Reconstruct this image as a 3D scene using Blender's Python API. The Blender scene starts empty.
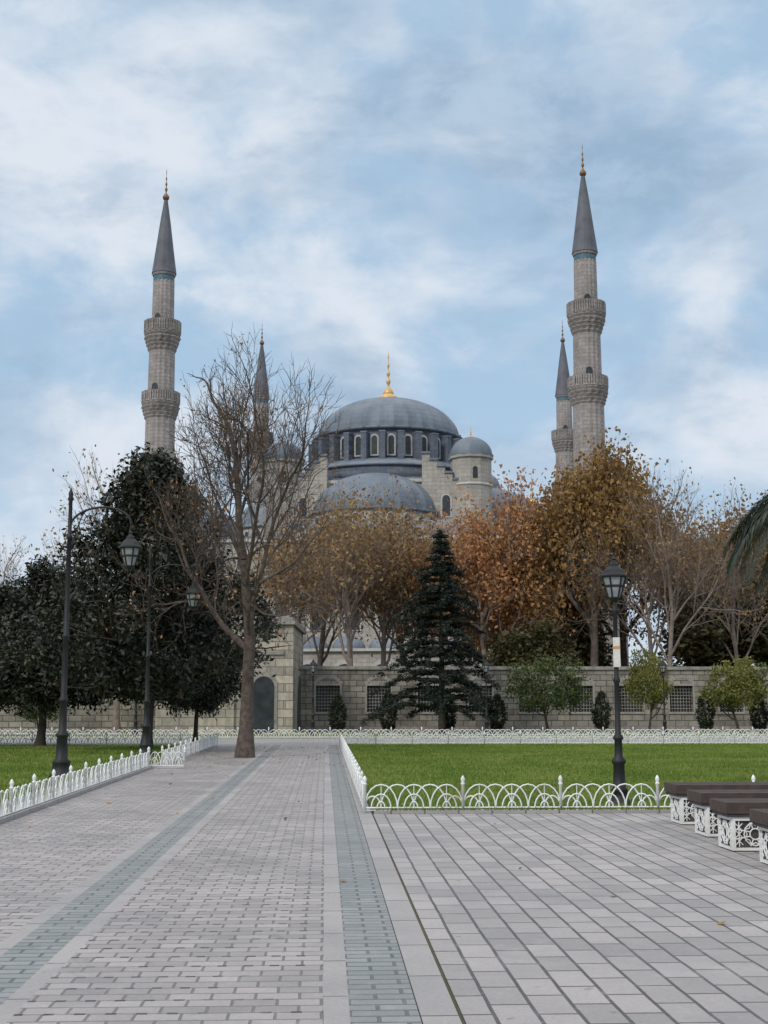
import bpy, math, numpy as np, random
from mathutils import Vector
R=math.radians
sc=bpy.context.scene
PA=0.045   # plaza axis rotation
# ------------------------------------------------------------ materials
def new_mat(name):
    m=bpy.data.materials.new(name); m.use_nodes=True
    nt=m.node_tree; b=nt.nodes["Principled BSDF"]
    return m,nt,b
def nd(nt,t,**k):
    n=nt.nodes.new(t)
    for a,v in k.items():
        if a in n.inputs.keys(): n.inputs[a].default_value=v
        else: setattr(n,a,v)
    return n
def c4(c): return (c[0],c[1],c[2],1)
def mixc(nt,f,a,b,blend='MIX'):
    n=nt.nodes.new('ShaderNodeMix'); n.data_type='RGBA'; n.blend_type=blend; n.clamp_factor=True
    for s,v in ((0,f),(6,a),(7,b)):
        if isinstance(v,(int,float)): n.inputs[s].default_value=v
        elif isinstance(v,tuple): n.inputs[s].default_value=c4(v)
        else: nt.links.new(v,n.inputs[s])
    return n.outputs[2]
def mth(nt,op,a,b=0.0,clamp=False):
    n=nt.nodes.new('ShaderNodeMath'); n.operation=op; n.use_clamp=clamp
    for i,v in enumerate((a,b)):
        if isinstance(v,(int,float)): n.inputs[i].default_value=v
        else: nt.links.new(v,n.inputs[i])
    return n.outputs[0]
def ramp(nt,f,lo,hi):
    n=nt.nodes.new('ShaderNodeMapRange'); n.inputs[1].default_value=lo; n.inputs[2].default_value=hi
    n.interpolation_type='SMOOTHSTEP'
    nt.links.new(f,n.inputs[0]); return n.outputs[0]
def noise(nt,vec,s,d=5,r=.6,dist=0):
    n=nd(nt,'ShaderNodeTexNoise'); n.inputs['Scale'].default_value=s; n.inputs['Detail'].default_value=d
    n.inputs['Roughness'].default_value=r; n.inputs['Distortion'].default_value=dist
    if vec is not None: nt.links.new(vec,n.inputs['Vector'])
    return n.outputs['Fac']
def bumpn(nt,b,h,strength,dist=.02):
    n=nt.nodes.new('ShaderNodeBump'); n.inputs['Strength'].default_value=strength; n.inputs['Distance'].default_value=dist
    nt.links.new(h,n.inputs['Height']); nt.links.new(n.outputs[0],b.inputs['Normal'])
def simple(name,c1,c2,rough=.8,ns=3,bs=30,bump=.3,bd=.02,metal=0,stain=None):
    m,nt,b=new_mat(name); tc=nd(nt,'ShaderNodeTexCoord').outputs['Object']
    f=ramp(nt,noise(nt,tc,ns),.3,.7)
    col=mixc(nt,f,c1,c2)
    if stain: col=mixc(nt,ramp(nt,noise(nt,tc,ns*.3,6,.7),.5,.75),col,stain)
    nt.links.new(col,b.inputs['Base Color']); b.inputs['Roughness'].default_value=rough; b.inputs['Metallic'].default_value=metal
    if bump: bumpn(nt,b,noise(nt,tc,bs),bump,bd)
    return m
def stone(name,c1,c2,mortar,bw=.9,bh=.4,mode='flat',rad=1.5,stain=(.12,.11,.10),sa=.6,ms=.02):
    m,nt,b=new_mat(name); tc=nd(nt,'ShaderNodeTexCoord').outputs['Object']
    sp=nd(nt,'ShaderNodeSeparateXYZ'); nt.links.new(tc,sp.inputs[0])
    if mode=='cyl': u=mth(nt,'MULTIPLY',mth(nt,'ARCTAN2',sp.outputs[1],sp.outputs[0]),rad)
    else: u=mth(nt,'ADD',sp.outputs[0],sp.outputs[1])
    cb=nd(nt,'ShaderNodeCombineXYZ'); nt.links.new(u,cb.inputs[0]); nt.links.new(sp.outputs[2],cb.inputs[1])
    br=nd(nt,'ShaderNodeTexBrick'); br.inputs['Scale'].default_value=1
    br.inputs['Brick Width'].default_value=bw; br.inputs['Row Height'].default_value=bh; br.inputs['Mortar Size'].default_value=ms
    br.inputs['Mortar Smooth'].default_value=.4; br.inputs['Bias'].default_value=0
    br.inputs['Color1'].default_value=c4(c1); br.inputs['Color2'].default_value=c4(c2); br.inputs['Mortar'].default_value=c4(mortar)
    nt.links.new(cb.outputs[0],br.inputs['Vector'])
    n1=ramp(nt,noise(nt,tc,.35,8,.7),.42,.75); n1=mth(nt,'MULTIPLY',n1,sa)
    col=mixc(nt,n1,br.outputs['Color'],stain)
    n2=ramp(nt,noise(nt,tc,3.5,6,.7),.25,.75)
    col=mixc(nt,.5,col,mixc(nt,n2,(.42,.42,.42),(1,1,1)),'MULTIPLY')
    mp=nd(nt,'ShaderNodeMapping'); mp.inputs['Scale'].default_value=(2.2,2.2,.16); nt.links.new(tc,mp.inputs[0])
    stv=ramp(nt,noise(nt,mp.outputs[0],1.0,5,.6),.52,.72); col=mixc(nt,mth(nt,'MULTIPLY',stv,sa*.6),col,stain)
    nt.links.new(col,b.inputs['Base Color']); b.inputs['Roughness'].default_value=.9
    h=mth(nt,'SUBTRACT',mth(nt,'MULTIPLY',noise(nt,tc,12),.6),br.outputs['Fac'])
    bumpn(nt,b,h,.5,.03)
    return m
def leafmat(name,cols,rough=.6,cs=.6,trans=.25):
    m,nt,b=new_mat(name); g=nd(nt,'ShaderNodeNewGeometry'); tc=nd(nt,'ShaderNodeTexCoord').outputs['Object']
    cr=nd(nt,'ShaderNodeValToRGB'); e=cr.color_ramp.elements
    while len(e)<len(cols): e.new(.5)
    for i,c in enumerate(cols): e[i].position=i/(len(cols)-1); e[i].color=c4(c)
    f=mth(nt,'ADD',mth(nt,'MULTIPLY',g.outputs['Random Per Island'],.5),mth(nt,'MULTIPLY',ramp(nt,noise(nt,tc,cs,3),.3,.7),.5))
    nt.links.new(f,cr.inputs[0]); nt.links.new(cr.outputs[0],b.inputs['Base Color'])
    b.inputs['Roughness'].default_value=rough
    t=nd(nt,'ShaderNodeBsdfTranslucent'); nt.links.new(cr.outputs[0],t.inputs['Color'])
    mx=nd(nt,'ShaderNodeMixShader'); mx.inputs[0].default_value=trans
    nt.links.new(b.outputs[0],mx.inputs[1]); nt.links.new(t.outputs[0],mx.inputs[2])
    nt.links.new(mx.outputs[0],nt.nodes['Material Output'].inputs[0])
    return m
def paving(name,bw,bh,swap,c1,c2,mortar,dots=False,ms=.012):
    m,nt,b=new_mat(name); tc=nd(nt,'ShaderNodeTexCoord').outputs['Object']
    nz=nd(nt,'ShaderNodeTexNoise'); nz.inputs['Scale'].default_value=1.2; nt.links.new(tc,nz.inputs['Vector'])
    wob=nd(nt,'ShaderNodeVectorMath'); wob.operation='SCALE'; nt.links.new(nz.outputs['Color'],wob.inputs[0]); wob.inputs[3].default_value=.02
    ad=nd(nt,'ShaderNodeVectorMath'); ad.operation='ADD'; nt.links.new(tc,ad.inputs[0]); nt.links.new(wob.outputs[0],ad.inputs[1])
    sp=nd(nt,'ShaderNodeSeparateXYZ'); nt.links.new(ad.outputs[0],sp.inputs[0])
    cb=nd(nt,'ShaderNodeCombineXYZ')
    nt.links.new(sp.outputs[1 if swap else 0],cb.inputs[0]); nt.links.new(sp.outputs[0 if swap else 1],cb.inputs[1])
    br=nd(nt,'ShaderNodeTexBrick'); br.inputs['Scale'].default_value=1
    br.inputs['Brick Width'].default_value=bw; br.inputs['Row Height'].default_value=bh; br.inputs['Mortar Size'].default_value=ms
    br.inputs['Mortar Smooth'].default_value=.3
    br.inputs['Color1'].default_value=c4(c1); br.inputs['Color2'].default_value=c4(c2); br.inputs['Mortar'].default_value=c4(mortar)
    nt.links.new(cb.outputs[0],br.inputs['Vector'])
    col=br.outputs['Color']; hole=br.outputs['Fac']
    if dots:
        fs=mth(nt,'FRACT',mth(nt,'ADD',mth(nt,'DIVIDE',sp.outputs[0],.16),50)); ft=mth(nt,'FRACT',mth(nt,'ADD',mth(nt,'DIVIDE',sp.outputs[1],bh*2),.06))
        dm=mth(nt,'MULTIPLY',mth(nt,'LESS_THAN',fs,.36),mth(nt,'LESS_THAN',ft,.12))
        dm=mth(nt,'MULTIPLY',dm,ramp(nt,noise(nt,tc,1.1,3),.36,.50))
        col=mixc(nt,dm,col,(.03,.028,.03)); hole=mth(nt,'MAXIMUM',hole,dm)
    st=ramp(nt,noise(nt,tc,.5,8,.65),.35,.75)
    col=mixc(nt,mth(nt,'MULTIPLY',st,.42),col,(.20,.19,.19))
    col=mixc(nt,mth(nt,'MULTIPLY',ramp(nt,noise(nt,tc,2.3,6,.7),.5,.72),.35),col,(.46,.435,.425))
    sp2=ramp(nt,noise(nt,tc,7,2,.5),.70,.76); col=mixc(nt,mth(nt,'MULTIPLY',sp2,.45),col,(.14,.135,.13))
    fine=ramp(nt,noise(nt,tc,45,4,.7),.2,.8)
    col=mixc(nt,.38,col,mixc(nt,fine,(.45,.45,.45),(1,1,1)),'MULTIPLY')
    nt.links.new(col,b.inputs['Base Color'])
    rr=mth(nt,'ADD',mth(nt,'MULTIPLY',st,-.25),.70); nt.links.new(rr,b.inputs['Roughness'])
    h=mth(nt,'SUBTRACT',mth(nt,'MULTIPLY',noise(nt,tc,25),.35),hole)
    bumpn(nt,b,h,.7,.012)
    return m
M={}
M['pave_l']=paving('paving_setts',.24,.155,False,(.455,.41,.395),(.30,.275,.27),(.17,.16,.158),True,.009)
M['pave_r']=paving('paving_slabs',.44,.225,True,(.45,.41,.395),(.305,.285,.28),(.08,.075,.073),False,.012)
M['band']=paving('paving_band',.30,.13,False,(.225,.245,.245),(.30,.315,.315),(.12,.12,.12))
M['strip']=paving('paving_strip',1.0,.5,True,(.42,.39,.38),(.355,.335,.33),(.12,.115,.11))
M['cross']=paving('paving_cross',.5,.3,False,(.38,.36,.35),(.32,.30,.295),(.15,.14,.14))
M['earth']=simple('earth',(.07,.07,.045),(.12,.11,.07),.95,.3,8,.5,.1)
M['grass']=simple('grass',(.085,.15,.02),(.16,.22,.033),.9,.8,60,.8,.05,stain=(.22,.235,.05))
M['blade']=leafmat('grass_blade',[(.08,.15,.018),(.17,.245,.033),(.30,.32,.08)],.7,.5,.3)
M['white']=simple('white_painted_iron',(.76,.76,.74),(.82,.82,.80),.5,4,60,.15,.004,stain=(.58,.56,.51))
M['black']=simple('black_painted_iron',(.007,.008,.009),(.015,.015,.016),.6,6,50,.2,.004)
M['glass']=simple('lantern_glass',(.20,.22,.23),(.34,.35,.35),.25,6,10,0)
M['wood']=simple('bench_timber',(.045,.030,.024),(.085,.055,.042),.6,6,40,.3,.005)
M['bark']=simple('bark_grey',(.065,.045,.037),(.145,.11,.09),.95,5,18,.9,.04)
M['barkd']=simple('bark_dark',(.045,.036,.03),(.08,.064,.052),.95,5,18,.9,.04)
M['twig']=simple('bark_twig',(.17,.13,.11),(.29,.235,.20),.95,3,18,.3,.02)
M['magn']=leafmat('magnolia_leaves',[(.007,.010,.006),(.014,.019,.010),(.026,.030,.015),(.075,.043,.028)],.5,.8,.08)
M['cedar']=leafmat('cedar_needles',[(.008,.014,.010),(.014,.024,.016),(.026,.04,.025)],.7,.8,.1)
M['gold']=leafmat('golden_leaves',[(.10,.055,.022),(.20,.112,.034),(.31,.175,.052),(.17,.13,.05)],.7,.35)
M['orange']=leafmat('orange_leaves',[(.20,.085,.035),(.38,.165,.065),(.48,.245,.10),(.32,.18,.09)],.7,.4)
M['olive']=leafmat('olive_brown_leaves',[(.13,.08,.04),(.25,.15,.065),(.34,.215,.09),(.20,.145,.07)],.7,.4)
M['green']=leafmat('green_leaves',[(.03,.048,.013),(.065,.092,.023),(.12,.14,.035)],.6,.6)
M['drab']=leafmat('drab_green_leaves',[(.022,.026,.011),(.055,.055,.02),(.10,.088,.03),(.14,.10,.037)],.6,.6)
M['yelgreen']=leafmat('yellow_green_leaves',[(.09,.11,.023),(.17,.17,.037),(.28,.245,.05)],.6,.6)
M['dark']=leafmat('dark_shrub_leaves',[(.012,.02,.009),(.022,.033,.013),(.04,.05,.02)],.6,.8,.1)
M['palm']=leafmat('palm_leaves',[(.010,.017,.009),(.019,.028,.014),(.04,.047,.022)],.5,.8,.12)
M['minaret']=stone('minaret_stone',(.475,.42,.395),(.365,.325,.305),(.21,.195,.185),.9,.42,'cyl',1.5,(.165,.15,.14),.65)
M['mosque']=stone('mosque_stone',(.54,.495,.435),(.44,.40,.355),(.30,.28,.255),1.1,.5,'flat',1,(.27,.245,.22),.5)
M['drum']=stone('drum_lead_stone',(.17,.195,.24),(.125,.15,.19),(.09,.105,.13),1.2,.6,'cyl',9,(.085,.095,.12),.5)
M['frame']=simple('pale_window_stone',(.44,.42,.39),(.52,.50,.47),.8,2,10,.2)
M['grille']=simple('window_grille_stone',(.28,.26,.235),(.38,.355,.325),.8,2,10,.2)
M['pane']=simple('dark_window',(.02,.024,.028),(.045,.05,.056),.35,2,10,0)
M['lead']=simple('lead_sheet',(.105,.135,.17),(.175,.205,.245),.6,.35,6,.3,.05,stain=(.26,.285,.31))
M['leadd']=simple('lead_cone',(.085,.088,.105),(.13,.135,.155),.65,.7,6,.3,.05)
M['goldm']=simple('gilt',(.58,.34,.12),(.72,.46,.20),.45,3,10,.1,.01,metal=.2)
M['bronze']=simple('dull_gilt',(.16,.09,.045),(.26,.15,.07),.5,3,10,.1,.01,metal=.3)
M['tile']=simple('blue_tile',(.05,.12,.16),(.09,.18,.22),.5,4,10,.1)
M['wall']=stone('park_wall_stone',(.44,.385,.325),(.25,.225,.195),(.13,.115,.10),.75,.34,'flat',1,(.08,.072,.063),.85,.03)
M['pav']=stone('gatehouse_stone',(.62,.545,.45),(.40,.355,.30),(.20,.18,.16),.95,.46,'flat',1,(.15,.13,.11),.7,.025)
M['cope']=simple('coping_stone',(.35,.32,.285),(.20,.185,.17),.9,2,12,.5,.04)
M['fall']=leafmat('fallen_leaves',[(.16,.08,.03),(.28,.17,.06),(.35,.25,.10)],.8,.5,.1)
M['sticker']=simple('pole_notice',(.75,.73,.68),(.62,.58,.5),.5,20,10,0)
M['stickero']=simple('pole_notice_orange',(.60,.33,.12),(.52,.28,.10),.5,20,10,0)
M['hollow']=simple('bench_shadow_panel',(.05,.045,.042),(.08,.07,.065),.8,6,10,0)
# ------------------------------------------------------------ builder
class MB:
    def __init__(s): s.v=[];s.f=[];s.m=[];s.mats=[];s.sm=[]
    def mi(s,k):
        if k not in s.mats: s.mats.append(k)
        return s.mats.index(k)
    def add(s,v,f,k,smooth=False):
        o=len(s.v); s.v+=[tuple(a) for a in v]; i=s.mi(k)
        for a in f: s.f.append(tuple(o+b for b in a)); s.m.append(i); s.sm.append(smooth)
    def box(s,x0,x1,y0,y1,z0,z1,k):
        v=[(x,y,z) for z in (z0,z1) for y in (y0,y1) for x in (x0,x1)]
        s.add(v,[(0,2,3,1),(4,5,7,6),(0,1,5,4),(1,3,7,5),(3,2,6,7),(2,0,4,6)],k)
    def rbox(s,cx,cy,z0,z1,lx,ly,a,k):
        c,sn=math.cos(a),math.sin(a); v=[]
        for z in (z0,z1):
            for yy in (-ly/2,ly/2):
                for xx in (-lx/2,lx/2): v.append((cx+xx*c-yy*sn,cy+xx*sn+yy*c,z))
        s.add(v,[(0,2,3,1),(4,5,7,6),(0,1,5,4),(1,3,7,5),(3,2,6,7),(2,0,4,6)],k)
    def lathe(s,prof,n,k,cx=0,cy=0,rib=0,ribn=2,smooth=True,a0=0,cap=True):
        v=[];f=[]
        for r,z in prof:
            for i in range(n):
                a=a0+2*math.pi*i/n; rr=r*(1+(rib if i%ribn==0 else 0))
                v.append((cx+rr*math.cos(a),cy+rr*math.sin(a),z))
        for j in range(len(prof)-1):
            for i in range(n):
                i2=(i+1)%n; f.append((j*n+i,j*n+i2,(j+1)*n+i2,(j+1)*n+i))
        if cap: f.append(tuple((len(prof)-1)*n+i for i in range(n))); f.append(tuple(n-1-i for i in range(n)))
        s.add(v,f,k,smooth)
    def tube(s,pts,rad,n,k,closed=False):
        v=[];f=[];K=len(pts); P=[Vector(p) for p in pts]
        for i,p in enumerate(P):
            t=(P[min(i+1,K-1)]-P[max(i-1,0)]).normalized()
            a=t.cross(Vector((0,1,0))) if abs(t.y)<.9 else t.cross(Vector((1,0,0)))
            a.normalize(); b=t.cross(a); r=rad[i] if hasattr(rad,'__len__') else rad
            for j in range(n):
                an=2*math.pi*j/n; v.append(tuple(p+a*(r*math.cos(an))+b*(r*math.sin(an))))
        for i in range(K-1):
            for j in range(n):
                j2=(j+1)%n; f.append((i*n+j,i*n+j2,(i+1)*n+j2,(i+1)*n+j))
        s.add(v,f,k,True)
    def arch(s,p,nrm,w,h,d,k,pointed=0.0,off=0):
        nx,ny=nrm; t=(-ny,nx); pts=[(-w/2,0),(w/2,0)]
        for i in range(9):
            a=math.pi*i/8; pts.append((w/2*math.cos(a),h-w/2+w/2*math.sin(a)*(1+pointed)))
        v=[(p[0]+t[0]*u+nx*(off+dd),p[1]+t[1]*u+ny*(off+dd),p[2]+z) for dd in (0,d) for u,z in pts]
        n=len(pts); f=[tuple(range(n,2*n))]+[(i,(i+1)%n,n+(i+1)%n,n+i) for i in range(n)]
        s.add(v,f,k)
    def build(s,name,parent=None,loc=(0,0,0),rz=0,link=True):
        me=bpy.data.meshes.new(name+'_mesh'); me.from_pydata(s.v,[],s.f)
        for k in s.mats: me.materials.append(M[k])
        me.polygons.foreach_set('material_index',s.m); me.polygons.foreach_set('use_smooth',s.sm); me.update()
        return place(me,name,loc,rz,1,parent)
def place(me,name,loc=(0,0,0),rz=0,scale=1,parent=None):
    o=bpy.data.objects.new(name,me); sc.collection.objects.link(o); o.location=loc; o.rotation_euler=(0,0,rz)
    o.scale=scale if hasattr(scale,'__len__') else (scale,)*3
    if parent: o.parent=parent
    return o
def empty(name,loc=(0,0,0),rz=0):
    o=place(None,name,loc,rz); o.empty_display_size=.5; return o
def pl(s,t): c,n=math.cos(PA),math.sin(PA); return (s*c-t*n, s*n+t*c)
# ------------------------------------------------------------ ground
def sheet(name,x0,x1,y0,y1,z,k,rz=PA):
    b=MB(); b.add([(x0,y0,z),(x1,y0,z),(x1,y1,z),(x0,y1,z)],[(0,1,2,3)],k); return b.build(name,rz=rz)
sheet('ground',-2500,2500,-2500,2500,0,'earth')
sheet('paved_path',-4.35,-2.18,-12,53.5,.012,'pave_l')
g=MB()
def q(x0,x1,y0,y1,z,k): g.add([(x0,y0,z),(x1,y0,z),(x1,y1,z),(x0,y1,z)],[(0,1,2,3)],k)
q(-2.18,-2.06,-12,53.5,.012,'strip'); q(-2.06,-1.72,-12,53.5,.012,'band'); q(-1.72,-1.60,-12,53.5,.012,'strip')
q(-1.60,0.0,-12,53.5,.012,'pave_l'); q(0.0,.14,-12,53.5,.012,'strip'); q(.14,.50,-12,53.5,.012,'band')
g.box(.506,.70,-12,53.5,0,.016,'strip')
g.build('paved_walkway',rz=PA)
sheet('paved_plaza',.725,45,-12,19.6,.010,'pave_r')
sheet('paved_cross_path',-60,60,53.5,63.0,.008,'cross')
b=MB(); b.box(.74,48,19.62,53.4,-.1,.05,'grass'); b.build('lawn',rz=PA)
b=MB(); b.box(-48,-4.52,-12,53.4,-.1,.05,'grass'); b.build('lawn',rz=PA)
b=MB(); b.box(-48,48,64.2,76.5,-.1,.05,'grass'); b.build('lawn',rz=PA)
b=MB(); b.box(-4.51,-4.36,-12,53.4,-.1,.075,'strip'); b.box(.736,48,19.605,19.615,-.1,.06,'strip'); b.box(-48,48,63.05,64.15,-.1,.03,'strip'); b.build('kerb',rz=PA)
# grass blades
rng=np.random.default_rng(3)
def npmesh(name,V,F,mats,MI):
    me=bpy.data.meshes.new(name); nv=len(V); nf=len(F); k=F.shape[1]
    me.vertices.add(nv); me.vertices.foreach_set('co',V.astype(np.float32).ravel())
    me.loops.add(nf*k); me.loops.foreach_set('vertex_index',F.astype(np.int32).ravel())
    me.polygons.add(nf); me.polygons.foreach_set('loop_start',np.arange(0,nf*k,k,dtype=np.int32))
    try: me.polygons.foreach_set('loop_total',np.full(nf,k,dtype=np.int32))
    except Exception: pass
    me.polygons.foreach_set('material_index',MI.astype(np.int32))
    for m in mats: me.materials.append(M[m])
    me.update(calc_edges=True); me.validate()
    me.polygons.foreach_set('use_smooth',np.ones(len(me.polygons),dtype=bool)); return me
def blades(x0,x1,y0,y1,n,name):
    u=rng.random(n); y=y0+(y1-y0)*u**1.5; x=x0+(x1-x0)*rng.random(n)
    a=rng.random(n)*6.28; w=.006+.006*rng.random(n)+ (y-y0)*.0006; h=.03+.05*rng.random(n)
    b0=np.stack([x-np.cos(a)*w,y-np.sin(a)*w,np.full(n,.05)],1); b1=np.stack([x+np.cos(a)*w,y+np.sin(a)*w,np.full(n,.05)],1)
    t=np.stack([x+rng.normal(0,.02,n),y+rng.normal(0,.02,n),.05+h],1)
    V=np.stack([b0,b1,t],1).reshape(-1,3); F=np.arange(3*n).reshape(-1,3)
    place(npmesh(name,V,F,['blade'],np.zeros(n)),name,rz=PA)
blades(.76,18,19.64,52,140000,'grass')
blades(-12,-4.54,14,50,70000,'grass')
# fallen leaves
def litter(name,regs):
    Vs=[]
    for (x0,x1,y0,y1,n,z) in regs:
        c=np.stack([x0+(x1-x0)*rng.random(n),y0+(y1-y0)*rng.random(n),z+.012*rng.random(n)],1)
        a=rng.random(n)*6.28; s=.02+.03*rng.random(n)
        dx=np.stack([np.cos(a)*s,np.sin(a)*s,rng.normal(0,.008,n)],1); dy=np.stack([-np.sin(a)*s*.7,np.cos(a)*s*.7,rng.normal(0,.008,n)],1)
        Vs.append(np.stack([c-dx,c-dy,c+dx,c+dy],1).reshape(-1,3))
    V=np.concatenate(Vs); F=np.arange(len(V)).reshape(-1,4)
    place(npmesh(name,V,F,['fall'],np.zeros(len(F))),name,rz=PA)
litter('fallen_leaves',[(-14,-4.6,18,50,1500,.07),(-4.3,.5,34,52,300,.02),(-4.3,.4,9,34,30,.02),(.8,14,20,50,400,.09),(.8,10,9,19,16,.02)])
# ------------------------------------------------------------ fences
def panel(b,x0,L,lo=False):
    ns=5 if not lo else 4; seg=10 if not lo else 8
    na=3; w=L/na; r=.012 if not lo else .015
    b.lathe([(.024,0),(.024,.40),(.034,.41),(.034,.43),(.018,.44),(.034,.47),(.030,.50),(.008,.54)],6,'white',cx=x0)
    b.tube([(x0,0,.07),(x0+L,0,.07)],.014,4,'white')
    b.tube([(x0,0,.035),(x0+L,0,.035)],.008,4,'white')
    def hoop(xc,hw,hh,y):
        pts=[(xc+hw*math.cos(math.pi*i/seg),y,.07+hh*math.sin(math.pi*i/seg)) for i in range(seg+1)]
        b.tube(pts,r,ns,'white')
    for i in range(na):
        xc=x0+w*(i+.5)
        hoop(xc,w*.5,.34,0); hoop(xc,w*.30,.20,0)
        if not lo: hoop(xc,w*.12,.09,0)
        if i<na-1: hoop(x0+w*(i+1),w*.5,.34,.016)
        b.tube([(xc,0,.07),(xc,0,.41)],.007,4,'white')
    hoop(x0+w*.25,w*.25,.17,.016); hoop(x0+L-w*.25,w*.25,.17,.016)
def fence(x0,y0,length,ang,lo=False,L=1.47):
    b=MB(); n=max(1,round(length/L)); LL=length/n
    for i in range(n): panel(b,i*LL,LL,lo)
    b.lathe([(.024,0),(.024,.40),(.034,.41),(.034,.43),(.018,.44),(.034,.47),(.030,.50),(.008,.54)],6,'white',cx=length)
    x,y=pl(x0,y0); b.build('white_iron_fence',loc=(x,y,.02),rz=PA+ang)
H=math.pi/2
fence(.60,19.72,33,H); fence(.60,19.72,17.6,0)
fence(-4.43,6,27.5,H); fence(-4.22,34.6,17.5,H)
fence(-4.43,33.6,.9,0)
fence(.60,53.2,44,0,True); fence(-44,53.2,39.7,0,True)
fence(-44,63.6,90,0,True)
# ------------------------------------------------------------ street lamps
def lantern(b,cx,cz,s=1.0,top=True):
    z=cz
    P=lambda r,h:(r*s,z+h*s)
    b.lathe([P(.03,-.04),P(.07,0),P(.10,.03),P(.10,.05)],6,'black',cx=cx,smooth=False)
    b.lathe([P(.095,.05),P(.185,.38)],6,'glass',cx=cx,smooth=False)
    for i in range(6):
        a=2*math.pi*i/6
        b.tube([(cx+.10*s*math.cos(a),.10*s*math.sin(a),z+.05*s),(cx+.19*s*math.cos(a),.19*s*math.sin(a),z+.38*s)],.015*s,4,'black')
    b.lathe([P(.19,.37),P(.235,.385),P(.235,.41),P(.20,.43),P(.16,.50),P(.09,.56),P(.085,.60),P(.05,.62),P(.03,.66),P(.045,.68),P(.012,.72)],6,'black',cx=cx,smooth=False)
    b.lathe([P(.145,.21),P(.155,.22),P(.155,.24),P(.15,.25)],6,'black',cx=cx,smooth=False)
def postlamp_mesh():
    b=MB()
    b.lathe([(.18,0),(.18,.05),(.14,.08),(.12,.20),(.14,.22),(.10,.27),(.085,.62),(.11,.65),(.11,.69),(.07,.74),(.062,.80),(.058,1.0),(.08,1.02),(.08,1.05),(.046,1.10),(.04,1.9),(.054,1.92),(.054,1.96),(.038,2.0),(.032,3.0),(.055,3.03),(.055,3.07),(.03,3.1),(.03,3.22)],14,'black',rib=.05)
    b.tube([(-.16,0,3.0),(.16,0,3.0)],.012,5,'black')
    for sx in(-1,1): b.tube([(sx*.04,0,3.04),(sx*.13,0,3.08),(sx*.17,0,3.18),(sx*.11,0,3.24)],.010,5,'black')
    lantern(b,0,3.22,.98)
    return b
b=postlamp_mesh()
b.box(-.055,.055,-.075,-.060,2.15,2.62,'sticker'); b.box(-.056,.056,-.079,-.0765,2.44,2.48,'stickero')
b.build('street_lamp',loc=(3.71,20.9,.05))
pm=postlamp_mesh().build('street_lamp',loc=(-3.68,68,.05)).data
for x,y in((5.3,68),(14.5,68),(-13.2,70)): place(pm,'street_lamp',(x,y,.05))
def armlamp():
    b=MB()
    b.lathe([(.24,0),(.24,.07),(.20,.10),(.18,.30),(.20,.33),(.13,.40),(.11,.85),(.14,.88),(.14,.93),(.085,1.0),(.075,1.6),(.10,1.63),(.10,1.68),(.066,1.74),(.060,3.0),(.08,3.03),(.08,3.07),(.055,3.1),(.048,5.2),(.07,5.22),(.07,5.27),(.045,5.3),(.04,6.05),(.07,6.1),(.045,6.16),(.055,6.22),(.01,6.36)],14,'black',rib=.05)
    pts=[];
    for i in range(17):
        u=i/16; a=math.pi*(1-u); pts.append((.68+.68*math.cos(a),0,5.45+.42*math.sin(a)+.10*u))
    b.tube(pts,.026,6,'black')
    sp=[(.05+.32*u,0,5.0+.85*math.sin(u*1.5)) for u in [i/8 for i in range(9)]]; b.tube(sp,.015,5,'black')
    sc_=[(.42+.13*math.cos(a)*(1-a/12),0,5.62+.13*math.sin(a)*(1-a/12)) for a in [i*.5 for i in range(14)]]; b.tube(sc_,.012,4,'black')
    b.tube([(1.36,0,5.56),(1.36,0,5.38)],.02,5,'black')
    lantern(b,1.36,4.56,1.15)
    return b
o=armlamp().build('street_lamp',loc=(-7.0,28.7,.05),rz=.0)
o2=place(o.data,'street_lamp',(-7.35,40.7,.05),.02)
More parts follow.
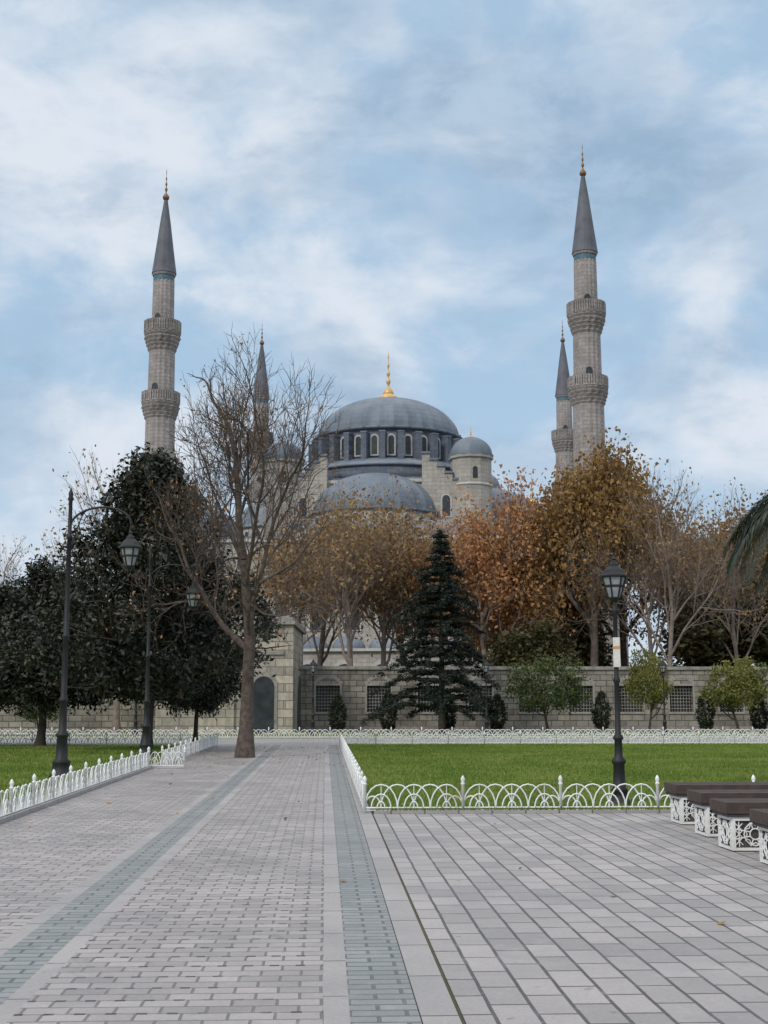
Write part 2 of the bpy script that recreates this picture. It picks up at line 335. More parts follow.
# ------------------------------------------------------------ benches
def bench():
    b=MB(); L=2.3
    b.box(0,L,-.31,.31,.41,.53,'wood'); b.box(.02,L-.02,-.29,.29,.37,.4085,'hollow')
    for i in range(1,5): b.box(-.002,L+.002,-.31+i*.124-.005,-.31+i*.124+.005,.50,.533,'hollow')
    for x0 in(.08,L-.58):
        x1=x0+.5
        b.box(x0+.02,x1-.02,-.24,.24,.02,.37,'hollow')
        for side in range(4):
            if side==0: f=lambda u,z,d:(x0+u,-.262-d,z)
            elif side==1: f=lambda u,z,d:(x0-.002-d,-.25+u,z)
            elif side==2: f=lambda u,z,d:(x1+.002+d,-.25+u,z)
            else: f=lambda u,z,d:(x0+u,.262+d,z)
            for (u0,u1,z0,z1) in((0,.5,.01,.04),(0,.5,.33,.368),(0,.03,.041,.329),(.47,.5,.041,.329)):
                v=[f(u,z,d) for d in(-.02,.008) for z in(z0,z1) for u in(u0,u1)]
                b.add(v,[(0,2,3,1),(4,5,7,6),(0,1,5,4),(1,3,7,5),(3,2,6,7),(2,0,4,6)],'white')
            cu,cz=.25,.185
            def tb(pts,r=.009): b.tube([f(u,z,0) for u,z in pts],r,4,'white')
            tb([(cu+.06*math.cos(a),cz+.06*math.sin(a)) for a in [i*math.pi/6 for i in range(13)]])
            tb([(cu+.125*math.cos(a),cz+.125*math.sin(a)) for a in [i*math.pi/6 for i in range(13)]])
            for i in range(8):
                a=i*math.pi/4+.39; rr=.24 if abs(math.cos(a))>.8 else .14
                tb([(cu+.06*math.cos(a),cz+.06*math.sin(a)),(cu+rr*math.cos(a),cz+.14*math.sin(a))],.008)
                a2=a+math.pi/8; tb([(cu+.125*math.cos(a),cz+.125*math.sin(a)),(cu+.09*math.cos(a2),cz+.09*math.sin(a2)),(cu+.125*math.cos(a+math.pi/4),cz+.125*math.sin(a+math.pi/4))],.007)
            for su in(.07,.43):
                tb([(su,.05),(su,.32)],.007)
                for zz in(.11,.185,.26): tb([(su-.04,zz-.04),(su+.04,zz+.04)],.006); tb([(su-.04,zz+.04),(su+.04,zz-.04)],.006)
    return b
bo=bench().build('park_bench',loc=(3.90,18.1,.012),rz=PA)
for x,y in((3.84,16.45),(3.74,14.9),(3.78,13.4)): place(bo.data,'park_bench',(x,y,.012),PA)
# ------------------------------------------------------------ park wall with grilled windows
def park_wall():
    b=MB(); x0,x1=-4.0,62; t=.35; zb,zt,top=1.2,2.75,3.7; ww=1.42; sp=3.03
    xs=[]; x=-.95
    while x<x1-2: xs.append(x); x+=sp
    xs=[v-1.9 for v in xs]
    b.box(x0,x1,0,.7,0,zb,'wall'); b.box(x0,x1,0,.7,zt,top,'wall')
    e=x0
    for c in xs+[None]:
        a=c-ww/2 if c is not None else x1
        b.box(e,a,.003,.697,zb,zt,'wall')
        if c is None: break
        e=c+ww/2
        for (p,q_,r,s) in((c-ww/2-.10,c+ww/2+.10,zt,zt+.12),(c-ww/2-.10,c+ww/2+.10,zb-.12,zb),(c-ww/2-.10,c-ww/2,zb,zt),(c+ww/2,c+ww/2+.10,zb,zt)):
            b.box(p,q_,-.035,.12,r+.002,s-.002,'grille')
        for i in range(1,8): xx=c-ww/2+ww*i/8; b.tube([(xx,.18,zb),(xx,.18,zt)],.018,4,'grille')
        for i in range(1,8): zz=zb+(zt-zb)*i/8; b.tube([(c-ww/2,.16,zz),(c+ww/2,.16,zz)],.018,4,'grille')
        b.box(c-ww/2,c+ww/2,.45,.5,zb,zt,'pane')
        for k in range(9):
            a1=math.pi*(.18+.64*k/9)+.01; a2=math.pi*(.18+.64*(k+1)/9)-.01; r0,r1=.86,1.06; cz=zt-.42
            v=[]
            for yy in(-.02,.05):
                for (rr,aa) in((r0,a1),(r1,a1),(r1,a2),(r0,a2)): v.append((c+rr*math.cos(aa),yy,cz+rr*math.sin(aa)))
            b.add(v,[(0,1,2,3),(7,6,5,4),(0,4,5,1),(1,5,6,2),(2,6,7,3),(3,7,4,0)],'grille')
    b.box(x0-.05,x1,-.10,.80,top,top+.10,'cope'); b.box(x0-.05,x1,-.04,.74,top+.1,top+.2,'cope'); b.box(x0,x1,-.06,0.0-.002,0,.35,'cope')
    px,py=pl(0,78); return b.build('park_wall',loc=(px,py,0),rz=PA)
park_wall()
b=MB(); r2=random.Random(4); x=-48
while x<-9.6:
    w=r2.uniform(1.6,3); x2=min(x+w,-9.5); b.box(x,x2,0,.6,0,2.35+r2.uniform(-.15,.15),'wall'); x=x2
b.box(-48,-9.5,-.05,.65,2.52,2.62,'cope')
px,py=pl(0,76); b.build('garden_wall',loc=(px,py,0),rz=PA)
# gatehouse pavilion
e=empty('stone_gatehouse',(0,0,0),0)
b=MB(); b.box(-12.5,-5.07,72,82,0,6.0,'pav'); b.box(-9.3,-8.2,71.82,72-.003,0,6.0,'pav'); b.box(-5.45,-5.0,71.9,72.4,0,6.0,'pav')
b.build('walls',e)
b=MB(); b.box(-12.7,-4.9,71.7,82.2,6.0,6.18,'cope'); b.box(-12.6,-5.0,71.85,82.1,6.18,6.4,'cope'); b.box(-12.5,-5.5,71.9,72-.004,4.35,4.5,'cope')
b.box(-12.3,-5.3,72.3,81.8,6.4,6.55,'cope'); b.box(-5.065,-4.98,73.5,80.5,0,3.6,'cope')
b.build('cornice',e)
b=MB(); b.arch((-5.0+.03,76.8,0),(1,0),2.4,3.3,.05,'pane'); b.arch((-6.6,71.99,.02),(0,-1),1.5,3.4,.06,'cope'); b.arch((-6.6,71.92,.02),(0,-1),1.15,3.15,.02,'pane')
b.build('openings',e)
# ------------------------------------------------------------ mosque
def finial(b,cx,cy,z,h,w,k='goldm'):
    pr=[(.5,0),(.9,.05),(1.0,.1),(.7,.17),(.22,.23),(.16,.27),(.38,.32),(.42,.36),(.16,.41),(.12,.45),(.30,.49),(.32,.53),(.11,.58),(.09,.63),(.22,.67),(.22,.70),(.07,.74),(.06,.84),(.12,.87),(.02,1)]
    b.lathe([(r*w,z+t*h) for r,t in pr],12,k,cx,cy)
def dome(b,cx,cy,z,r,h,k='lead',n=72,rib=.02):
    pr=[(r*1.06,z-.25),(r*1.06,z),(r,z+.02)]
    for i in range(1,13):
        a=math.pi/2*i/12.3; pr.append((r*math.cos(a),z+h*math.sin(a)))
    b.lathe(pr,n,k,cx,cy,rib=rib,ribn=3,smooth=False)
me_=empty('mosque',(.6,174.2,0),R(-7.3))
w=MB(); ro=MB(); wi=MB(); dm=MB(); dr=MB(); gf=MB()
w.box(-26,26,-32,32,0,15.5,'mosque'); ro.box(-26.4,26.4,-32.4,32.4,15.5,16,'frame')
ro.box(-25.8,25.8,-31.8,31.8,16,16.2,'lead')
w.box(-19.8,19.8,-24,24,16.2,20.6,'mosque'); ro.box(-20.1,20.1,-24.3,24.3,20.6,21,'frame'); ro.box(-19.7,19.7,-23.9,23.9,21,21.3,'lead')
w.box(-13.4,13.4,-13.4,13.4,21.3,29.2,'mosque'); ro.box(-13.7,13.7,-13.7,13.7,29.2,29.6,'frame'); ro.box(-13.3,13.3,-13.3,13.3,29.6,29.9,'lead')
w.lathe([(12.0,29.9),(12.0,31.8)],48,'drum'); ro.lathe([(12.3,31.8),(12.2,32.1),(10.4,33.0)],48,'lead')
for sx in(-1,1):
    for sy in(-1,1):
        for i in range(6):
            x0=sx*(6.0+i*.95); x1=sx*(6.95+i*.95)
            w.box(min(x0,x1),max(x0,x1),sy*13.9-.5,sy*13.9+.5,21.3,32.6-i*.85,'mosque')
            ro.box(min(x0,x1)-.05,max(x0,x1)+.05,sy*13.9-.7,sy*13.9+.7,32.6-i*.85,32.85-i*.85,'lead')
        wi.arch((sx*9.0,sy*14.38,24.5),(0,sy),1.4,3.0,.1,'frame'); wi.arch((sx*9.0,sy*14.4,24.7),(0,sy),.95,2.6,.12,'pane')
# drum
dr.lathe([(9.7,33.0),(9.7,37.0)],56,'drum'); dr.lathe([(10.2,37.0),(10.2,37.3),(9.6,37.45)],56,'lead')
n=28
for i in range(n):
    a=2*math.pi*i/n+.05
    dr.rbox(10.15*math.cos(a),10.15*math.sin(a),32.2,36.3,1.5,.75,a,'drum')
    dr.rbox(10.15*math.cos(a),10.15*math.sin(a),36.3,36.5,1.6,.85,a,'lead')
    a2=a+math.pi/n; c,s_=math.cos(a2),math.sin(a2)
    wi.arch((9.66*c,9.66*s_,33.4),(c,s_),1.15,2.9,.12,'frame'); wi.arch((9.7*c,9.7*s_,33.6),(c,s_),.72,2.45,.11,'pane')
dome(dm,0,0,37.4,9.5,5.6,n=96); gf.lathe([(1.4,42.9),(1.5,43.15),(1.0,43.6),(.5,43.9)],20,'goldm'); finial(gf,0,0,43.3,6.6,.75)
# semidomes
for (x,y) in((0,-13),(0,13),(-13,0),(13,0)):
    dr.lathe([(8.0,21.3),(8.0,24.8)],56,'mosque',x,y); dr.lathe([(8.3,24.8),(8.3,25.1),(7.8,25.2)],56,'lead',x,y)
    dome(dm,x,y,25.2,7.7,5.2)
    for i in range(24):
        a=2*math.pi*i/24+.1; c,s_=math.cos(a),math.sin(a)
        if max(abs(x+8*c),abs(y+8*s_))<13.6: continue
        wi.arch((x+7.97*c,y+7.97*s_,22.0),(c,s_),1.1,2.5,.12,'frame'); wi.arch((x+8.0*c,y+8.0*s_,22.15),(c,s_),.75,2.15,.12,'pane')
for (x,y) in((-8.2,-20),(0,-22),(8.2,-20),(-21,-9),(-21,9),(21,-9),(21,9)):
    dr.lathe([(4.3,16.2),(4.3,20.0)],32,'mosque',x,y); dome(dm,x,y,20.2,4.2,3.2,n=48)
    for i in range(14):
        a=2*math.pi*i/14; c,s_=math.cos(a),math.sin(a); wi.arch((x+4.27*c,y+4.27*s_,17),(c,s_),.9,2.2,.1,'frame'); wi.arch((x+4.3*c,y+4.3*s_,17.1),(c,s_),.6,1.9,.1,'pane')
for x in(-19.6,19.6):
    for y in(-19.6,19.6):
        dr.lathe([(3.9,16.2),(3.9,21.4)],8,'mosque',x,y,smooth=False,a0=R(22.5)); dome(dm,x,y,21.8,3.8,3.4,n=48); finial(gf,x,y,25.1,3.6,.5)
        for i in range(8):
            a=2*math.pi*i/8; c,s_=math.cos(a),math.sin(a); wi.arch((x+3.6*c,y+3.6*s_,17.6),(c,s_),1.4,3.0,.12,'frame'); wi.arch((x+3.63*c,y+3.63*s_,17.8),(c,s_),1.0,2.6,.12,'pane')
for x in(-12,12):
    for y in(-12.5,12.5):
        dr.lathe([(2.55,21.3),(2.55,31.9),(2.8,32.0),(2.8,32.4)],12,'mosque',x,y,smooth=False); dome(dm,x,y,32.6,2.6,2.3,n=36); finial(gf,x,y,34.8,1.5,.28)
        dr.lathe([(2.62,28.5),(2.68,28.6),(2.62,28.8)],12,'frame',x,y,smooth=False)
        for i in range(4):
            a=2*math.pi*i/4+math.pi/12*7; c,s_=math.cos(a),math.sin(a); wi.arch((x+2.44*c,y+2.44*s_,29.3),(c,s_),.6,1.5,.08,'pane')
for row,(z,h,ww_) in enumerate(((9.6,4.0,1.6),(3.0,4.6,1.9))):
    for i in range(13):
        x=-23.4+i*3.9
        for sy in(-1,1):
            wi.arch((x,sy*31.98,z),(0,sy),ww_+.5,h+.3,.14,'frame'); wi.arch((x,sy*32.0,z+.15),(0,sy),ww_,h,.16,'pane')
    for i in range(15):
        y=-28+i*4
        for sx in(-1,1):
            wi.arch((sx*25.98,y,z),(sx,0),ww_+.5,h+.3,.14,'frame'); wi.arch((sx*26,y,z+.15),(sx,0),ww_,h,.16,'pane')
for i in range(11):
    x=-18+i*3.6; wi.arch((x,-23.98,17.2),(0,-1),1.5,2.9,.12,'frame'); wi.arch((x,-24.0,17.35),(0,-1),1.0,2.5,.14,'pane')
w.box(-26,26,-37,-32.41,0,7.2,'mosque'); ro.box(-26.3,26.3,-37.4,-32.42,7.2,7.5,'frame')
for i in range(13):
    x=-24+i*4; wi.arch((x,-36.98,.5),(0,-1),3.0,5.6,.14,'frame',.15); wi.arch((x,-37.0,.5),(0,-1),2.5,5.2,.16,'pane',.15); dome(dm,x,-34.6,7.6,1.8,1.3,n=24)
for o_,nm in((w,'walls'),(ro,'roofs'),(wi,'windows'),(dm,'domes'),(dr,'drums'),(gf,'finials')): o_.build(nm,me_)
# minaret
def minaret():
    b=MB()
    b.lathe([(3.6,0),(3.6,13.0),(3.3,13.6),(2.3,16.5)],8,'minaret',smooth=False,a0=R(22.5))
    def shaft(r0,z0,r1,z1): b.lathe([(r0,z0),(r1,z1)],32,'minaret',rib=.055,ribn=2,smooth=False)
    def balc(z0,z1,r0,r1,ro_):
        hc=(z1-z0)*.60; n=5
        for i in range(n):
            ra=r0+(ro_-r0)*(i+.55)/n; rb=r0+(ro_-r0)*(i+1)/n
            za=z0+hc*i/n; zb=z0+hc*(i+1)/n
            b.lathe([(ra-.12,za),(rb,zb-.12),(rb,zb)],32,'minaret',rib=.10 if i<n-1 else .03,ribn=2,smooth=False,a0=(i%2)*math.pi/32)
        zf=z0+hc
        b.lathe([(ro_+.06,zf+.002),(ro_+.10,zf+.1),(ro_+.02,zf+.18)],32,'minaret',smooth=False)
        b.lathe([(ro_-.06,zf+.18),(ro_-.06,z1-.14)],16,'grille',smooth=False,a0=.1,cap=False)
        for i in range(16):
            a=2*math.pi*i/16; b.rbox(ro_*math.cos(a),ro_*math.sin(a),zf+.18,z1-.0,.2,.2,a,'minaret')
            for k in(.33,.66):
                a2=a+k*2*math.pi/16; b.rbox((ro_-.03)*math.cos(a2),(ro_-.03)*math.sin(a2),zf+.18,z1-.15,.1,.18,a2,'minaret')
        b.lathe([(ro_+.03,z1-.15),(ro_+.05,z1),(ro_-.15,z1)],32,'minaret',smooth=False,cap=False)
        b.arch(((r1+.0)*math.cos(-1.9),(r1)*math.sin(-1.9),zf+.2),(math.cos(-1.9),math.sin(-1.9)),.7,2.0,.08,'pane')
    shaft(1.85,16.5,1.75,22); balc(22,25.2,1.75,1.6,2.3); shaft(1.68,24,1.6,33.9); balc(33.8,37.0,1.6,1.45,2.12); shaft(1.47,35.8,1.42,41.8)
    balc(41.8,45.4,1.42,1.25,2.05); shaft(1.24,44,1.18,50.3)
    b.lathe([(1.20,50.25),(1.22,50.3),(1.22,50.9)],32,'tile',smooth=False); b.lathe([(1.3,50.9),(1.36,51.1),(1.36,51.25)],32,'minaret',smooth=False)
    b.lathe([(1.42,51.2),(1.40,51.35),(1.05,54),(.62,57.4),(.2,60.3)],24,'leadd',rib=.02,smooth=False)
    finial(b,0,0,60.2,3.9,.40,'bronze')
    return b
mo=minaret().build('minaret',loc=(-25.6,145.6,0)); mm=mo.data
for (x,y) in((22.3,138.6),(-20.1,207.6),(29.2,206)): place(mm,'minaret',(x,y,0),.3)
# ------------------------------------------------------------ trees
def nrm(v): return v/np.linalg.norm(v)
class Q:
    def __init__(s): s.V=[];s.F=[];s.I=[];s.n=0
    def tube(s,P,rad,n,mi=0):
        P=np.array(P); k=len(P); d=nrm(P[-1]-P[0]); a=np.cross(d,[.3,.9,.1]); a=nrm(a); b=np.cross(d,a)
        an=np.arange(n)*2*np.pi/n
        ring=np.cos(an)[:,None]*a+np.sin(an)[:,None]*b
        V=(P[:,None,:]+ring[None]*np.array(rad)[:,None,None]).reshape(-1,3)
        i=np.arange(k-1)[:,None]*n; j=np.arange(n)[None]; j2=(j+1)%n
        F=np.stack([i+j,i+j2,i+n+j2,i+n+j],-1).reshape(-1,4)+s.n
        s.V.append(V); s.F.append(F); s.I.append(np.full(len(F),mi)); s.n+=len(V)
    def leaves(s,rng,C,per,spread,size,mi=1,flat=0,asp=.6):
        C=np.repeat(np.array(C),per,0); n=len(C)
        sp=np.array(spread)*np.ones(3)
        C=C+rng.normal(0,1,(n,3))*sp
        a=rng.normal(0,1,(n,3)); a[:,2]*=(1-flat); a/=np.linalg.norm(a,axis=1)[:,None]
        r=rng.normal(0,1,(n,3)); r[:,2]*=(1-flat); b=np.cross(a,r) if flat==0 else r-a*(r*a).sum(1)[:,None]
        b/=np.linalg.norm(b,axis=1)[:,None]+1e-6
        sz=size*(.6+.8*rng.random(n))[:,None]; a=a*sz; b=b*sz*asp
        V=np.stack([C-a,C-b,C+a,C+b],1).reshape(-1,3)
        F=np.arange(4*n).reshape(-1,4)+s.n
        s.V.append(V); s.F.append(F); s.I.append(np.full(n,mi)); s.n+=4*n
    def mesh(s,name,mats,height=None,width=None):
        V=np.concatenate(s.V)
        if height: V[:,2]*=height/np.percentile(V[:,2],99.8)
        if width:
            w_=(np.percentile(V[:,0],98.5)-np.percentile(V[:,0],1.5)+np.percentile(V[:,1],98.5)-np.percentile(V[:,1],1.5))/2
            V[:,:2]*=width/w_
        return npmesh(name,V,np.concatenate(s.F),mats,np.concatenate(s.I))
def grow(q_,rng,p,d,L,r,lev,mx,tips,kids,up=.06,wob=.12,ang=(.35,.85),ratio=.68,lo=.3,rc=.62,minr=.008):
    k=7 if lev==0 else 5 if lev<3 else 3
    pts=[p]
    for i in range(k):
        d=nrm(d+rng.normal(0,wob,3)*(.4 if lev==0 else 1)+np.array([0,0,up])); p=p+d*L/k; pts.append(p)
    P=np.array(pts); rad=np.linspace(r,r*(.6 if lev<mx else .35),k+1)
    if lev==0: rad[0]*=1.5; rad[1]*=1.08
    q_.tube(P,rad,(10,6,5,4,3,3,3,3)[lev])
    if lev>=mx: tips.extend(pts[1:]); return
    nk=kids[lev]; az=rng.random()*6.28
    for j in range(nk):
        fr=(lo if lev else .5)+(1-(lo if lev else .5))*(j+.5+rng.uniform(-.4,.4))/nk
        if j==nk-1: fr=1.
        x=fr*k; i=min(int(x),k-1); pos=P[i]+(P[i+1]-P[i])*(x-i); dd=nrm(P[i+1]-P[i])
        az+=2.4+rng.uniform(-.4,.4); a=rng.uniform(*ang)*(1. if fr<.97 else .5)
        s1=nrm(np.cross(dd,[.31,.22,.93] if abs(dd[2])<.9 else [1,0,0])); s2=np.cross(dd,s1)
        nd_=dd*math.cos(a)+(s1*math.cos(az)+s2*math.sin(az))*math.sin(a)
        r0=rad[i]*(rc if fr<.97 else .88)
        grow(q_,rng,pos,nd_,L*ratio*rng.uniform(.8,1.2)*(1.15-.3*fr),max(r0,minr),lev+1,mx,tips,kids,up,wob,ang,ratio,lo,rc,minr)
def decid(name,seed,h,wd,kids,mx,leaf,per,spread,size,frac=1.,bark='twig',trunk=.35,r=.30,up=.06,ang=(.35,.85),ratio=.68,rc=.62,minr=.008,wob=.12):
    rg=np.random.default_rng(seed); q_=Q(); tips=[]
    grow(q_,rg,np.zeros(3),np.array([0,0,1.]),h*trunk,r,0,mx,tips,kids,up=up,ang=ang,ratio=ratio,rc=rc,minr=minr,wob=wob)
    T=np.array(tips)
    if leaf and per>0:
        if frac<1: T=T[rg.random(len(T))<frac]
        q_.leaves(rg,T,per,spread,size)
    return q_.mesh(name,[bark,leaf or 'gold'],h,wd)
# foreground bare plane tree
T0=decid('plane_tree_mesh',17,12.7,6.0,[7,5,4,3,3,3],6,'orange',1,.06,.042,.06,'bark',.33,.21,up=.06,ang=(.35,.95),ratio=.68,rc=.46,minr=.0078,wob=.16)
place(T0,'plane_tree',(-4.27,40.5,0),.6)
# behind-wall trees
TA=decid('tA',21,19.0,10.5,[6,5,4,4],4,'gold',16,.55,.12,1,'twig',.34,.28)
TB=decid('tB',22,16.0,8.0,[6,5,4,4],4,'orange',9,.45,.11,1,'twig',.34,.22)
TC=decid('tC',23,15.5,8.5,[6,5,4,4,2],5,'olive',2,.35,.095,.8,'twig',.32,.20,ratio=.7,rc=.5)
TD=decid('tD',24,16.5,8.0,[6,5,4,4,3],5,'olive',1,.2,.09,.30,'twig',.32,.20,ratio=.68,rc=.5)
TG=decid('tG',25,10.0,7.5,[6,5,4,3],4,'drab',16,.4,.14,1,'barkd',.3,.2)
TY=decid('tY',26,15.0,8.0,[6,5,4,4],4,'gold',6,.4,.12,.9,'twig',.32,.22)
def X(px,D): return (px-384)/1290*D
for (me,nm,px,D,rz,s) in (
 (TA,'autumn_plane_tree',590,92,.3,1.06),(TA,'autumn_plane_tree',625,100,2.1,1.08),(TA,'autumn_plane_tree',562,99,4.1,.86),
 (TD,'bare_plane_tree',664,86,1.,1.08),(TD,'bare_plane_tree',694,98,3.,1.02),(TD,'bare_plane_tree',648,90,5.,1.05),
 (TB,'autumn_maple_tree',487,90,.5,1.08),(TB,'autumn_maple_tree',520,104,2.5,1.0),(TB,'autumn_maple_tree',466,102,4.5,1.0),
 (TC,'autumn_linden_tree',352,86,0,1.08),(TC,'autumn_linden_tree',405,98,1.9,1.12),(TC,'autumn_linden_tree',318,97,4,1.15),(TC,'autumn_linden_tree',382,92,3.1,1.04),(TC,'autumn_linden_tree',290,92,5.1,1.0),(TC,'autumn_linden_tree',430,92,.7,1.04),
 (TY,'autumn_chestnut_tree',718,96,.3,1.0),(TY,'autumn_chestnut_tree',762,100,1.7,1.15),(TA,'autumn_plane_tree',820,96,1.7,.95),(TD,'bare_plane_tree',735,88,4.,.95),
 (TG,'evergreen_oak_tree',528,88,.4,.72),(TG,'evergreen_oak_tree',716,92,1.4,1.05),(TG,'evergreen_oak_tree',565,97,2.4,.85),(TG,'evergreen_oak_tree',780,92,.4,1.1),
 (TD,'bare_plane_tree',122,74,2.,.98),(TD,'bare_plane_tree',-8,84,.2,.76),(TC,'autumn_linden_tree',232,100,2.2,.8),(TG,'evergreen_oak_tree',25,90,2.4,.8),(TG,'evergreen_oak_tree',95,95,.4,.9),(TC,'autumn_linden_tree',-70,90,.4,.9),(TG,'evergreen_oak_tree',-60,80,1.4,.9)):
    place(me,nm,(X(px,D),D,0),rz,s)
# distant tree mass
rg=np.random.default_rng(5); q_=Q(); C=[]
for i in range(240):
    a=rg.uniform(-.9,.9); D=rg.uniform(235,320); c=np.array([math.sin(a)*D,math.cos(a)*D,rg.uniform(2,7)])
    C.append(c)
q_.leaves(rg,C,90,(3.5,3.5,2.2),.8,0); place(q_.mesh('distant',['green']),'distant_trees')
# magnolias
def magnolia(seed,h,wd,base=2.0,N=620):
    rg=np.random.default_rng(seed); q_=Q(); tips=[]
    grow(q_,rg,np.zeros(3),np.array([.03,0,1.]),h*.45,.17,0,3,tips,[7,4,3],ang=(.6,1.2),up=.03)
    C=[]; ph=rg.random(6)*6.28; Rm=wd/2
    while len(C)<N:
        t=rg.random()**1.25; az=rg.random()*6.28
        env=(min(1,(t+.06)/.2)**.6)*(1-t)**.55*1.12
        lump=1+.24*math.sin(2*az+ph[0]+7*t)+.18*math.sin(3*az+ph[1]-11*t)+.13*math.sin(5*az+ph[2]+19*t)
        rr=Rm*env*lump*math.sqrt(rg.uniform(.12,1.0))
        z=base+(h-base)*t
        C.append((rr*math.cos(az),rr*math.sin(az),z+rg.normal(0,.1)))
    q_.leaves(rg,C,70,.23,.10,1,asp=.45)
    return q_.mesh('magnolia',['barkd','magn'])
MG=magnolia(33,10.2,7.2,2.1,700)
place(MG,'magnolia_tree',((150-384)/1300*45.5,45.5,.03),.4)
MG2=magnolia(37,6.6,6.2,1.9,480)
place(MG2,'magnolia_tree',((45-384)/1300*50,50,.03),.4); place(MG2,'magnolia_tree',((-45-384)/1300*52,52,.03),2.2)
place(MG2,'magnolia_tree',((196-384)/1300*50,50.5,.03),1.2,(.56,.56,.88))
# cedar
def cedar(seed,h,wd):
    rg=np.random.default_rng(seed); q_=Q(); z=1.3; C=[]
    q_.tube([(0,0,0),(.03,0,h*.3),(0,.03,h*.7),(0,0,h)],[.2,.16,.08,.015],8)
    az=0
    while z<h-.15:
        t=(z-1.3)/(h-1.3); nb=6 if t<.8 else 4
        for j in range(nb):
            az+=2.4+rg.uniform(-.4,.4); L=wd/2*(1-t)**.85*rg.uniform(.5,1.15)+.12
            d=np.array([math.cos(az),math.sin(az),0]); P=[]
            for i in range(6):
                u=i/5; P.append(np.array([0,0,z])+d*L*u+np.array([0,0,.16*L*math.sin(u*2.4)-.22*L*u*u]))
            q_.tube(P,np.linspace(.035*(1.2-t),.008,6),3)
            side=np.array([-d[1],d[0],0]); m=int(8+19*L)
            for k in range(m):
                u=rg.uniform(.2,1.05); i=min(int(u*5),4); pp=P[i]+(P[i+1]-P[i])*(u*5-i)
                C.append(pp+side*rg.normal(0,.13*L*(1.2-u))+np.array([0,0,rg.normal(-.05,.03)]))
        z+=.50*rg.uniform(.75,1.3)*(1-.45*t)
    for k in range(30): C.append((rg.normal(0,.05),rg.normal(0,.05),h-rg.random()*1.0))
    q_.leaves(rg,C,10,(.12,.12,.04),.085,1,flat=.6,asp=.35)
    return q_.mesh('cedar',['barkd','cedar'])
place(cedar(41,11.2,8.0),'cedar_tree',((441-384)/1300*71.5,71.5,0),0)
# clipped shrubs
def cone_shrub(seed,h,wd):
    rg=np.random.default_rng(seed); q_=Q(); q_.tube([(0,0,0),(0,0,h*.5)],[.05,.04],5); C=[]
    for i in range(260):
        t=rg.random(); az=rg.random()*6.28; e=math.sin(math.pi*min(1,(t*.86+.14)))**.7
        rr=wd/2*e*math.sqrt(rg.uniform(.5,1)); C.append((rr*math.cos(az),rr*math.sin(az),.25+(h-.3)*t))
    q_.leaves(rg,C,14,.06,.05,1); return q_.mesh('shrub',['barkd','dark'])
CS=cone_shrub(51,2.4,1.0)
for i,px in enumerate((338,388,447,497,601,705,758)):
    place(CS,'topiary_shrub',((px-384)/1312*74.5,74.5,.04),i*1.3,(1,1,.9+.12*((i*7)%3)/2))
def round_tree(seed,h,wd,leaf,base=.35):
    rg=np.random.default_rng(seed); q_=Q(); tips=[]
    grow(q_,rg,np.zeros(3),np.array([0,0,1.]),h*.36,.09,0,3,tips,[5,4,3],ang=(.5,1.1))
    C=[]; ph=rg.random(3)*6.28
    for i in range(260):
        v=nrm(rg.normal(0,1,3)); l=1+.2*math.sin(3*math.atan2(v[1],v[0])+ph[0])+.15*math.sin(5*v[2]+ph[1])
        C.append(v*np.array([wd/2,wd/2,h*(1-base)/2])*l*rg.uniform(.45,1)**.5+np.array([0,0,h*(base+(1-base)/2)]))
    q_.leaves(rg,C,26,.16,.075,1); return q_.mesh('round',['barkd',leaf])
RT=round_tree(61,4.0,4.2,'green'); RY=round_tree(62,4.0,3.0,'yelgreen')
for (me,px,D,s) in((RT,547,73,(1.15,1,1)),(RY,648,73,(.75,.75,1.05)),(RY,737,73,(1,1,.95)),(RT,800,73,1),(RY,-5,68,1),(RT,40,70,.6)):
    place(me,'ornamental_tree',((px-384)/1312*D,D,.03),px*.1,s)
# palm
def palm():
    rg=np.random.default_rng(71); q_=Q(); h=5.7
    q_.tube([(0,0,0),(0,0,1),(.05,0,2.5),(0,0,4.2),(0,0,h),(0,0,h+.5)],[.42,.33,.30,.30,.40,.25],12)
    for i in range(100):
        az=i*2.4+rg.uniform(-.2,.2); el=-.8+2.2*((i*.618)%1); L=rg.uniform(3.9,4.6)
        d=np.array([math.cos(az),math.sin(az),0]); p=np.array([0,0,h+.2]); e=el; P=[p]
        for k in range(12):
            e-=.10+.05*max(0,math.cos(e)); e=max(e,-1.4); p=p+(d*math.cos(e)+np.array([0,0,math.sin(e)]))*L/12; P.append(p)
        q_.tube(P,np.linspace(.03,.007,13),4,1)
        side=np.array([-d[1],d[0],0]); V=[]
        for k in range(140):
            u=.1+.9*(k//2)/70; x=u*12; ii=min(int(x),11); pp=P[ii]+(P[ii+1]-P[ii])*(x-ii); td=nrm(P[ii+1]-P[ii])
            sg=1 if k%2 else -1; ll=.50*math.sin(math.pi*min(1,.15+u*.8))**.6+.08
            dr_=nrm(side*sg*.8+td*.6+np.array([0,0,-.15+rg.normal(0,.12)])); wv=td*.017
            mid=pp+dr_*ll*.5; tip=pp+dr_*ll+np.array([0,0,-.10])
            V+= [pp-wv,mid-wv*1.2,mid+wv*1.2,pp+wv, mid-wv*1.2,tip-wv*.1,tip+wv*.1,mid+wv*1.2]
        V=np.array(V); F=np.arange(len(V)).reshape(-1,4)+q_.n; q_.V.append(V); q_.F.append(F); q_.I.append(np.ones(len(F))); q_.n+=len(V)
    return q_.mesh('palm',['barkd','palm'])
place(palm(),'palm_tree',(10.55,26,0),.5)
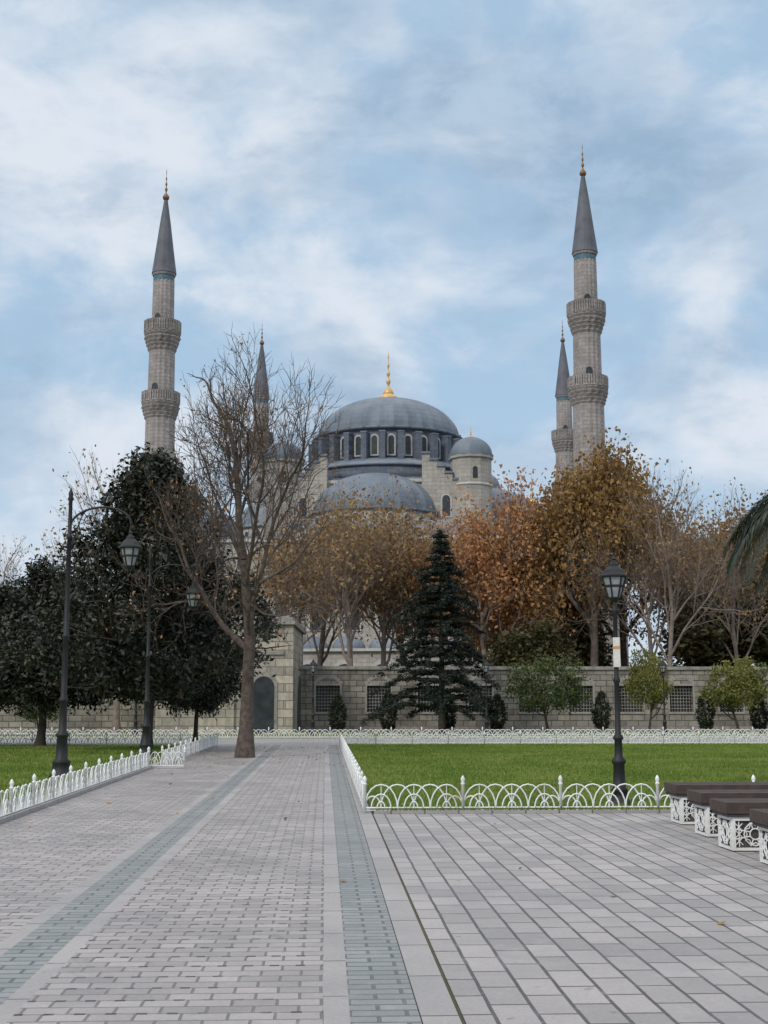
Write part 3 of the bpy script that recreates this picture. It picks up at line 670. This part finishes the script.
# ------------------------------------------------------------ world and light
wd=bpy.data.worlds.new("World"); sc.world=wd; wd.use_nodes=True; nt=wd.node_tree
bg=nt.nodes['Background']; bg.inputs[1].default_value=.1
sky=nd(nt,'ShaderNodeTexSky'); sky.sky_type='NISHITA'; sky.sun_disc=False; sky.sun_elevation=R(38); sky.sun_rotation=R(215)
tc=nd(nt,'ShaderNodeTexCoord').outputs['Generated']
mp=nd(nt,'ShaderNodeMapping'); nt.links.new(tc,mp.inputs[0]); mp.inputs['Scale'].default_value=(1,1,1.7); mp.inputs['Rotation'].default_value=(0,R(18),0); mp.inputs['Location'].default_value=(1.35,.2,.9)
mp2=nd(nt,'ShaderNodeMapping'); nt.links.new(tc,mp2.inputs[0]); mp2.inputs['Scale'].default_value=(1,1,2.3); mp2.inputs['Rotation'].default_value=(0,R(-8),0); mp2.inputs['Location'].default_value=(4.1,2.6,3.3)
v=mp.outputs[0]
n1=noise(nt,v,5.0,9,.52,.3); n2=noise(nt,mp2.outputs[0],4.2,9,.56,.25); n3=noise(nt,v,14,9,.62,.3)
base=mixc(nt,.85,sky.outputs[0],(4.3,6.1,8.0))
lt=ramp(nt,mth(nt,'ADD',mth(nt,'MULTIPLY',n1,.76),mth(nt,'MULTIPLY',n3,.24)),.41,.59); col=mixc(nt,mth(nt,'MULTIPLY',lt,.9),base,(7.7,8.2,8.9))
dkc=mixc(nt,ramp(nt,n3,.35,.65),(2.9,4.2,5.8),(4.2,5.6,7.2))
dk=mth(nt,'MULTIPLY',ramp(nt,mth(nt,'ADD',mth(nt,'MULTIPLY',n2,.72),mth(nt,'MULTIPLY',n3,.28)),.45,.60),.85); col=mixc(nt,dk,col,dkc)
sp=nd(nt,'ShaderNodeSeparateXYZ'); nt.links.new(tc,sp.inputs[0])
hz=ramp(nt,mth(nt,'MULTIPLY',sp.outputs[2],-1),-.24,-.02); col=mixc(nt,mth(nt,'MULTIPLY',hz,.5),col,(6.8,7.5,8.4))
up=ramp(nt,sp.outputs[2],.5,.9); col=mixc(nt,mth(nt,'MULTIPLY',up,.85),col,(15,15,15))
nt.links.new(col,bg.inputs[0])
L=bpy.data.lights.new('sun','SUN'); L.energy=1.5; L.angle=R(12); L.color=(1,.94,.86)
lo=bpy.data.objects.new('sun',L); sc.collection.objects.link(lo); lo.rotation_euler=(R(52),0,R(-35))
cam=bpy.data.cameras.new('camera'); co=bpy.data.objects.new('camera',cam); sc.collection.objects.link(co); sc.camera=co
cam.sensor_fit='VERTICAL'; cam.sensor_height=36; cam.sensor_width=27; cam.lens=45.7; cam.clip_end=5000; cam.clip_start=.1
co.location=(0,0,1.6); co.rotation_euler=(R(98.45),0,0)
sc.view_settings.view_transform='Standard'; sc.view_settings.look='None'; sc.view_settings.exposure=0
